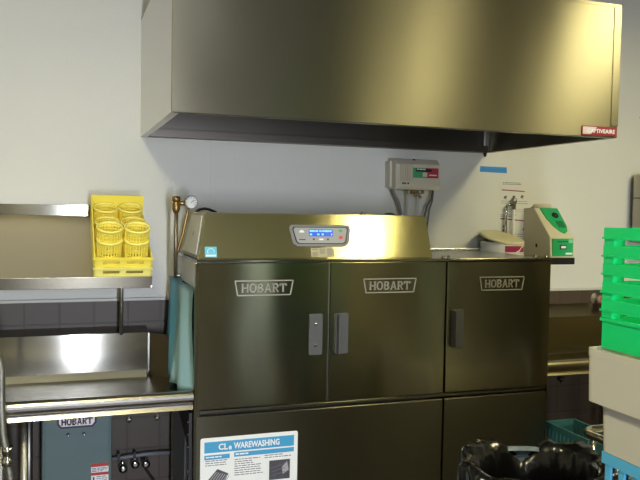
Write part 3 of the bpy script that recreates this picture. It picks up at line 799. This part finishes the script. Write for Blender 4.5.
p._fin([p.bm.faces.new((g[i][0], g[i+1][0], g[i+1][1], g[i][1])) for i in range(8)], None, True)
p.build('label_swoosh', lab)

# vacuum breaker pipe
fp = thing('faucet_pipe', 'slim chrome water pipe with a bent top in front of the wall chart', 'pipe', (2.37, 3.55, 1.3))
p = MB(M_CHROME)
p.tube([(2.349, 3.578, 1.30), (2.349, 3.578, 1.635), (2.354, 3.578, 1.652), (2.368, 3.578, 1.657), (2.395, 3.578, 1.657)], .008, 10)
p.build('riser', fp)
p = MB(M_SATIN); p.lathe([(.011, 1.632), (.011, 1.665), (.017, 1.668), (.017, 1.69), (.008, 1.697)], Matrix.Translation((2.398, 3.578, 0)), 12, capb=True, capt=True).build('vacuum_breaker', fp)
p = MB(M_TUBEW); p.tube([(2.398, 3.578, 1.30), (2.398, 3.578, 1.636)], .006, 10).build('down_tube', fp)
p = MB(M_SATIN); p.box(2.34, 2.41, 3.585, 3.6, 1.33, 1.345).build('pipe_clip', fp)

# green and beige dispenser
gd = thing('soap_dispenser', 'beige sanitizer dispenser with a sloped green front on the wall right of the dishwasher', 'dispenser', (2.558, 3.48, 1.337))
GX0, GX1 = 2.48, 2.636
p = MB(M_BEIGE)
p.prism((GX0, 0, 0), (0, 1, 0), (0, 0, 1), (1, 0, 0), [(3.6, 1.374), (3.6, 1.641), (3.505, 1.641), (3.357, 1.488), (3.350, 1.374)], 0, GX1-GX0, bev=.005)
body = p.build('housing', gd)
p = MB(M_BEIGE); p.lathe([(.05, 0), (.05, .018), (.042, .026), (.001, .028)], Matrix.Translation((2.565, 3.548, 1.638)), 28, capb=True).build('top_dome', gd)
M_GRN = pm('dispenser_green', (28, 158, 92), .4)
sl = math.atan2(1.641-1.488, 3.505-3.357)
Fg = (Vector((GX0, 3.357, 1.488)), Vector((1, 0, 0)), Vector((0, math.cos(sl), math.sin(sl))), Vector((0, -math.sin(sl), math.cos(sl))))
sL = math.hypot(.153, .148)
p = MB(M_GRN)
p.prism(*Fg, [(.034, sL-.004), (.040, sL*.62), (.058, sL*.36), (.082, sL*.17), (.105, sL*.10), (.128, sL*.16), (.144, sL*.36), (.148, sL-.004)], 0, .005)
gi = p.build('sloped_cover', gd)
p = MB(M_BLACK); p.lathe([(.02, 0), (.019, .006), (.012, .01)], Matrix((( 1, 0, 0, GX0+.105), (0, Fg[2].y, Fg[3].y, 0), (0, Fg[2].z, Fg[3].z, 0), (0, 0, 0, 1))) , 16, capt=True)
c_ = Fg[0]+Fg[2]*(sL*.72)+Fg[3]*.005
for v in p.bm.verts: v.co.y += c_.y; v.co.z += c_.z
p.build('knob', gi)
p = MB(pm('dark_green', (14, 104, 60), .4)); p.prism(*Fg, [(.088, sL*.30), (.132, sL*.30), (.132, sL*.52), (.088, sL*.52)], .005, .007).build('window', gi)
p = MB(M_GRN); Fl = front(GX0+.014, 3.353, 1.384)
p.prism(*Fl, [(0, 0), (.132, 0), (.132, .094), (0, .094)], -.006, .004)
gl = p.build('front_label', gd)
p = MB(M_INKD)
p.prism(*Fl, [(.03, .075), (.10, .075), (.10, .080), (.03, .080)], .004, .0045)
p.prism(*Fl, [(.045, .036), (.09, .036), (.09, .060), (.045, .060)], .004, .0045); p.prism(*Fl, [(.055, .042), (.085, .042), (.085, .054), (.055, .054)], .0045, .005, M_WHITE)
p.prism(*Fl, [(.085, .008), (.128, .008), (.128, .018), (.085, .018)], .004, .0045, M_WHITE)
p.prism(*Fl, [(.102, .07), (.130, .07), (.130, .09), (.102, .09)], .004, .0045, pm('label_pale_green', (120, 200, 150), .5))
p.build('label_print', gl)
p = MB(M_BLACK); p.box(GX0+.004, GX1+.004, 3.348, 3.6, 1.338, 1.374, bev=.003).build('base', gd)
p = MB(M_BLACK); p.prism((GX0, 0, 0), (0, 1, 0), (0, 0, 1), (-1, 0, 0), [(3.466, 1.425), (3.478, 1.425), (3.478, 1.445), (3.466, 1.445)], 0, .003).build('latch', body)
p = MB(M_BLACK); p.tube([(2.50, 3.42, 1.34), (2.50, 3.43, 1.29), (2.505, 3.46, 1.25), (2.51, 3.5, 1.2)], .006, 8).build('outlet_tube', gd)

# steel cylinder dispenser at the right
cdp = thing('cup_dispenser', 'tall satin steel cylinder dispenser on the wall above the green crates', 'dispenser', (3.3, 3.502, 1.54))
cdp.location = (3.285, 3.502, 1.50)
p = MB(steel('cylinder_steel', (164, 158, 146), .3, .6, wave=0)); p.lathe([(.098, 1.45), (.098, 1.846), (.090, 1.852), (.001, 1.853)], Matrix.Translation((3.285, 3.502, 0)), 36, capb=True).build('cylinder', cdp)
p = MB(M_DARKSTEEL); p.lathe([(.099, 1.708), (.0995, 1.71), (.099, 1.714)], Matrix.Translation((3.285, 3.502, 0)), 36).build('seam_band', cdp)
p = MB(M_SATIN); p.box(3.25, 3.32, 3.59, 3.6, 1.5, 1.8).build('wall_bracket', cdp)
p = MB(pm('yellow_label', (196, 186, 90), .5)); g = []
for i in range(7):
    a = -2.0+i*.12; g.append([p.bm.verts.new((3.285+.0988*math.cos(a), 3.502+.0988*math.sin(a), z)) for z in (1.62, 1.70)])
p._fin([p.bm.faces.new((g[i][0], g[i+1][0], g[i+1][1], g[i][1])) for i in range(6)], None, True)
p.build('label', cdp)

wsh = thing('wall_ledge', 'thin dark steel ledge on the far right wall high beside the hood', 'shelf', (3.5, 3.5, 2.2))
p = MB(M_DARKSTEEL); p.box(3.27, 3.9, 3.42, 3.6, 2.19, 2.20, bev=.002).build('plate', wsh)
p = MB(M_DARKSTEEL); p.prism((3.4, 0, 0), (0, 1, 0), (0, 0, 1), (1, 0, 0), [(3.6, 2.19), (3.45, 2.19), (3.6, 2.12)], 0, .006).build('bracket', wsh)

# ------------------------------------------------------------------ right dish table
rt = thing('dish_table', 'dim stainless dish table with a backsplash on the right side of the dishwasher', 'table', (3.1, 3.3, 0))
QX0, QX1 = 2.145, 4.2
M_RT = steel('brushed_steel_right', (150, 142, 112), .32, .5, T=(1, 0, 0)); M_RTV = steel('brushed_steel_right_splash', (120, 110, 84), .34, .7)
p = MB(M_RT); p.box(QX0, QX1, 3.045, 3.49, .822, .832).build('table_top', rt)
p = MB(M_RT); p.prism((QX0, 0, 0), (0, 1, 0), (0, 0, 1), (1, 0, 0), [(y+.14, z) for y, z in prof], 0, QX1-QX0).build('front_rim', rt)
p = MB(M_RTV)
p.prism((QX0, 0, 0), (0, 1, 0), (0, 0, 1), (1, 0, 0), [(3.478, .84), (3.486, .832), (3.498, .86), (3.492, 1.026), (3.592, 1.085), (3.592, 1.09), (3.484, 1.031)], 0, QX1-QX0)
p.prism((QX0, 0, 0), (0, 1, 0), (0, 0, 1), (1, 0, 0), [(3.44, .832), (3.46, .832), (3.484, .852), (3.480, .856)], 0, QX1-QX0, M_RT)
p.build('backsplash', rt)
for x, y in ((3.0, 3.12), (4.1, 3.12), (3.0, 3.44), (4.1, 3.44)):
    p = MB(M_SATIN); p.tube([(x, y, .03), (x, y, .822)], .0155, 12)
    p.lathe([(.022, 0), (.02, .02), (.012, .035)], Matrix.Translation((x, y, 0)), 12, capb=True).build('leg', rt)
for x in (2.23, 2.36):
    p = MB(M_BLACK); p.lathe([(.006, .77), (.006, .80)], Matrix.Translation((x, 3.07, 0)), 8, capb=True).lathe([(.018, .783), (.018, .80)], Matrix.Translation((x, 3.07, 0)), 8, capb=True, capt=True).build('clamp_stud', rt)
wf_ = thing('wall_valve', 'small round chrome valve on the tile above the right dish table', 'valve', (2.985, 3.59, 1.113))
p = MB(M_SATIN); vm = Matrix.Translation((2.985, 3.592, 1.115)) @ Matrix.Rotation(PI/2, 4, 'X')
p.lathe([(.034, 0), (.032, .006), (.014, .012), (.014, .03)], vm, 18, capt=True).build('flange', wf_)
p = MB(pm('pinkish_knob', (150, 116, 104), .4, .4)); p.lathe([(.018, .03), (.024, .034), (.024, .05), (.016, .056)], vm, 16, capb=True, capt=True).build('knob', wf_)

# ------------------------------------------------------------------ crates at the right
CX0, CX1, CY0, CY1 = 1.22, 1.72, .95, 1.445
def rack_walls(mb, x0, x1, y0, y1, z0, z1, t, m=None):
    mb.box(x0, x1, y0, y0+t, z0, z1, m).box(x0, x1, y1-t, y1, z0, z1, m)
    mb.box(x0, x0+t, y0+t, y1-t, z0, z1, m).box(x1-t, x1, y0+t, y1-t, z0, z1, m)
M_GREEN = pm('rack_green', (8, 200, 114), .38, spec=.45)
gr = thing('glass_rack', 'bright green tall slotted glass rack on the beige tub', 'rack', (1.47, 1.2, 1.30))
p = MB(M_GREEN)
rack_walls(p, CX0+.002, CX1-.002, CY0+.002, CY1-.002, 1.300, 1.364, .006)
rack_walls(p, CX0-.002, CX1+.002, CY0-.002, CY1+.002, 1.364, 1.372, .010)
for k in range(9):
    x = CX0+.03+k*.0535; p.box(x, x+.008, CY0+.008, CY1-.008, 1.301, 1.307)
    y = CY0+.03+k*.0535; p.box(CX0+.008, CX1-.008, y, y+.008, 1.307, 1.312)
p.build('base', gr)
for k in range(5):
    z0 = 1.3725+k*.0427; z1 = z0+.0425
    p = MB(M_GREEN)
    rack_walls(p, CX0, CX1, CY0, CY1, z0+.0155, z1, .006)
    rack_walls(p, CX0-.003, CX1+.003, CY0-.003, CY1+.003, z0+.0155, z0+.020, .008)
    for x in (CX0+.001, CX1-.034):
        for y in (CY0+.001, CY1-.034): p.box(x, x+.033, y, y+.033, z0, z0+.0155)
    for f_ in (1/3, 2/3):
        u = CX0+(CX1-CX0)*f_; v = CY0+(CY1-CY0)*f_
        p.box(CX0+.002, CX0+.009, v-.012, v+.012, z0, z0+.0155).box(CX1-.009, CX1-.002, v-.012, v+.012, z0, z0+.0155)
        p.box(u-.012, u+.012, CY0+.002, CY0+.009, z0, z0+.0155).box(u-.012, u+.012, CY1-.009, CY1-.002, z0, z0+.0155)
    p.build('extender', gr)
M_TUB = pm('beige_tub', (190, 186, 172), .5)
def tub(x0, x1, y0, y1, z0, z1, lip, taper, label):
    mb = MB(M_TUB)
    t = .004; tp = taper
    def ring(k, z, r=.018): return [(x, y, z) for x, y in rrect(x0+k, x1-k, y0+k, y1-k, r, 5)]
    secs = [ring(tp, z0), ring(tp*.3, z1-.018), ring(0, z1-.018) if lip else ring(0, z1-.01), ring(0, z1), ring(.012, z1), ring(tp+t+.004, z0+t)]
    vs = [[mb.bm.verts.new(c) for c in s_] for s_ in secs]; n = len(vs[0]); fs = []
    for a, b_ in zip(vs, vs[1:]):
        for j in range(n): fs.append(mb.bm.faces.new((a[j], a[(j+1) % n], b_[(j+1) % n], b_[j])))
    fs.append(mb.bm.faces.new(vs[0][::-1])); fs.append(mb.bm.faces.new(vs[-1]))
    bmesh.ops.recalc_face_normals(mb.bm, faces=fs)
    return tag(mb.build('plastic_tub', loc=((x0+x1)/2, (y0+y1)/2, z0)), label, 'tub', 'beige tubs')
tub(1.192, 1.735, .93, 1.462, 1.171, 1.2985, True, .003, 'wide beige plastic tub directly under the green rack')
tub(1.216, 1.722, .94, 1.436, 1.0555, 1.1705, False, .004, 'narrower beige plastic tub resting on the light blue racks')
M_BLR = pm('rack_blue', (84, 172, 214), .4)
def open_rack(name, mat, x0, x1, y0, y1, z0, h, label, cat, group, deco=True):
    t = thing(name, label, cat, ((x0+x1)/2, (y0+y1)/2, z0), group)
    p = MB(mat); th = .008
    rack_walls(p, x0, x1, y0, y1, z0, z0+h*.24, th); rack_walls(p, x0-.003, x1+.003, y0-.003, y1+.003, z0+h*.72, z0+h*.995, th+.002)
    n = 10
    for i in range(n+1):
        f_ = i/n
        for (a, b_) in (((x0+.002, x0+th), None), ((x1-th, x1-.002), None)):
            y = y0+.004+(y1-y0-.026)*f_; p.box(a[0], a[1], y, y+.018, z0+h*.24, z0+h*.72)
        x = x0+.004+(x1-x0-.026)*f_
        p.box(x, x+.018, y0+.002, y0+th, z0+h*.24, z0+h*.72).box(x, x+.018, y1-th, y1-.002, z0+h*.24, z0+h*.72)
    p.build('wall', t)
    p = MB(mat)
    for k in range(12):
        x = x0+.02+k*(x1-x0-.05)/11; p.box(x, x+.009, y0+th, y1-th, z0+.001, z0+.007)
        y = y0+.02+k*(y1-y0-.05)/11; p.box(x0+th, x1-th, y, y+.009, z0+.007, z0+.012)
    p.build('grid_floor', t)
    return t
b1 = open_rack('dish_rack', M_BLR, 1.224, 1.722, .948, 1.424, .9545, .1, 'light blue dish rack directly beneath the beige tubs', 'rack', 'light blue dish racks')
dup(b1, (b1.location.x, b1.location.y, .854), 'second light blue dish rack from the top, at the bottom of the crate stack')
wt = thing('work_table', 'low steel work table carrying the crate stack at the right', 'table', (1.5, 1.2, 0))
p = MB(M_STEELX); p.box(1.18, 1.9, .88, 1.48, .824, .853, bev=.003).build('table_top', wt)
for x in (1.22, 1.86):
    for y in (.92, 1.44):
        p = MB(M_SATIN); p.tube([(x, y, 0), (x, y, .824)], .018, 12).build('leg', wt)

# ------------------------------------------------------------------ trash can with black bag
TCX, TCY, TR, TZ = 1.445, 1.975, .205, .806
tc_ = thing('trash_can', 'grey blue round trash can in front of the dishwasher', 'trash can', (TCX, TCY, 0))
tm = Matrix.Translation((TCX, TCY, 0))
p = MB(pm('can_grey_blue', (98, 112, 130), .5))
p.lathe([(.17, .002), (.185, .01), (TR-.012, TZ-.06), (TR-.008, TZ-.03)], tm, 48, capb=True)
p.build('barrel', tc_)
p = MB(pm('can_grey_blue', (98, 112, 130), .5))
p.lathe([(TR-.012, TZ-.03), (TR+.004, TZ-.03), (TR+.01, TZ-.015), (TR+.008, TZ), (TR-.006, TZ+.002), (TR-.014, TZ-.01)], tm, 48).build('rim', tc_)
M_BAG = pm('black_bag', (10, 10, 12), .22, spec=.6, bump=.5, bscale=26)
p = MB(M_BAG)
n = 160
def hump(a, c, w): 
    d = (a-c+PI) % (2*PI)-PI; return math.exp(-(d/w)**2)
rings = []
prof_b = [(-.10, -.62), (-.065, -.40), (-.045, -.20), (-.034, -.08), (-.022, -.01), (-.006, .020), (.014, .024), (.030, .006), (.034, -.06), (.028, -.16), (.036, -.26), (.03, -.33)]
for k, (dr_, dz) in enumerate(prof_b):
    row = []
    for j in range(n):
        a = 2*PI*j/n
        fold = .007*math.sin(a*13+k*.5)+.004*math.sin(a*29-k*.7+1)+.004*math.sin(a*7+k)
        top = math.exp(-((dz-.01)/.07)**2)
        lift = .006*hump(a, 1.95, .3)+.010*hump(a, .45, .35)-.055*hump(a, 1.22, .27)-.02*hump(a, 3.1, .5)+.004*math.sin(a*9)
        puff = .024*hump(a, 2.1, .5)+.02*hump(a, .5, .4)+.015*math.sin(a*7)*.4
        outer = 1 if k >= 5 else .35
        r = TR+dr_+fold*outer*(1.2 if k > 7 else 1)+(puff if k >= 6 else 0)
        row.append(p.bm.verts.new((TCX+r*math.cos(a), TCY+r*math.sin(a), TZ+dz+lift*top+fold*.5*top)))
    rings.append(row)
fs = [p.bm.faces.new((a_[j], a_[(j+1) % n], b_[(j+1) % n], b_[j])) for a_, b_ in zip(rings, rings[1:]) for j in range(n)]
fs.append(p.bm.faces.new(rings[0][::-1])); p._fin(fs, None, True)
bmesh.ops.recalc_face_normals(p.bm, faces=fs)
tag(p.build('trash_bag', loc=(TCX, TCY, TZ)), 'shiny black trash bag draped over the rim of the can', 'bag')

# ------------------------------------------------------------------ teal racks behind the can
M_TEAL = pm('rack_teal', (50, 100, 106), .5)
n_r = 6; rh = .1035
tr0 = open_rack('dish_rack', M_TEAL, 2.2, 2.36, 2.662, 2.96, .0005+(n_r-1)*rh, rh-.001, 'teal lattice dish rack, top of the stack behind the trash can', 'rack', 'teal dish racks')
for k in range(n_r-1):
    dup(tr0, (tr0.location.x, tr0.location.y, .0005+k*rh), 'teal dish rack behind the trash can, %s of its stack' % ('lowest', 'second from the bottom', 'third from the bottom', 'fourth from the bottom', 'second from the top')[k])

# ------------------------------------------------------------------ tubular cart
ct = thing('utility_cart', 'chrome tube framed cart standing between the trash can and the crates', 'cart', (2.15, 1.9, 0))
p = MB(M_CHROME)
loop = [(x, y, .80) for x, y in rrect(1.855, 2.5, 1.55, 2.285, .06, 6)]
p.tube(loop, .016, 12, closed=True).build('top_rail', ct)
for x in (1.885, 2.47):
    for y in (1.58, 2.255):
        p = MB(M_CHROME); p.tube([(x, y, .10), (x, y, .79)], .012, 10).build('leg', ct)
        p = MB(M_BLACK); p.lathe([(.001, -.012), (.05, -.012), (.05, .012), (.001, .012)], Matrix.Translation((x, y, .05)) @ Matrix.Rotation(PI/2, 4, 'Y'), 18)
        p.box(x-.02, x+.02, y-.012, y+.012, .098, .11).build('caster', ct)
for z in (.25, .66):
    p = MB(M_SATIN); p.box(1.885, 2.47, 1.58, 2.255, z, z+.012, bev=.003).build('shelf', ct)

# ------------------------------------------------------------------ fill light, world, camera
def area(name, loc, rot, sx, sy, power, col):
    l = bpy.data.lights.new(name, 'AREA'); l.shape = 'RECTANGLE'; l.size = sx; l.size_y = sy; l.energy = power; l.color = col
    o = bpy.data.objects.new(name, l); C.objects.link(o); o.location = loc; o.rotation_euler = rot
    return o
area('window_fill_light', ((WX0+WX1)/2, YR-.14, (WZ0+WZ1)/2), (PI/2, 0, 0), WX1-WX0-.08, WZ1-WZ0-.12, 225, (.80, .86, 1.))  # added cool lamp behind the rear opening, in place of a frontal flash
w = bpy.data.worlds.new('World'); bpy.context.scene.world = w; w.use_nodes = True
w.node_tree.nodes['Background'].inputs[0].default_value = (.55, .7, .9, 1); w.node_tree.nodes['Background'].inputs[1].default_value = .6

cam = bpy.data.cameras.new('Camera'); co = bpy.data.objects.new('Camera', cam); C.objects.link(co)
cam.sensor_fit = 'HORIZONTAL'; cam.sensor_width = 36; cam.lens = 744/640*36; cam.clip_start = .02
Xr = Vector((.94396415, .00308877, .33003355)); Yr = Vector((-.32953529, -.04689541, .9429779)); Zr = Vector((.0183897, -.99889503, -.04324972))
# camera axes in world: right, up, back
R = Matrix(((Xr.x, -Xr.y, -Xr.z), (Yr.x, -Yr.y, -Yr.z), (Zr.x, -Zr.y, -Zr.z)))
co.matrix_world = Matrix.Translation((0, 0, EYE)) @ R.to_4x4()
sc = bpy.context.scene; sc.camera = co
sc.view_settings.view_transform = 'Standard'; sc.view_settings.look = 'None'; sc.view_settings.gamma = 1
sc.view_settings.exposure = 0.07
sc.view_settings.use_curve_mapping = False
sc.cycles.max_bounces = 10; sc.cycles.glossy_bounces = 6; sc.cycles.diffuse_bounces = 6
sc.cycles.sample_clamp_indirect = 4
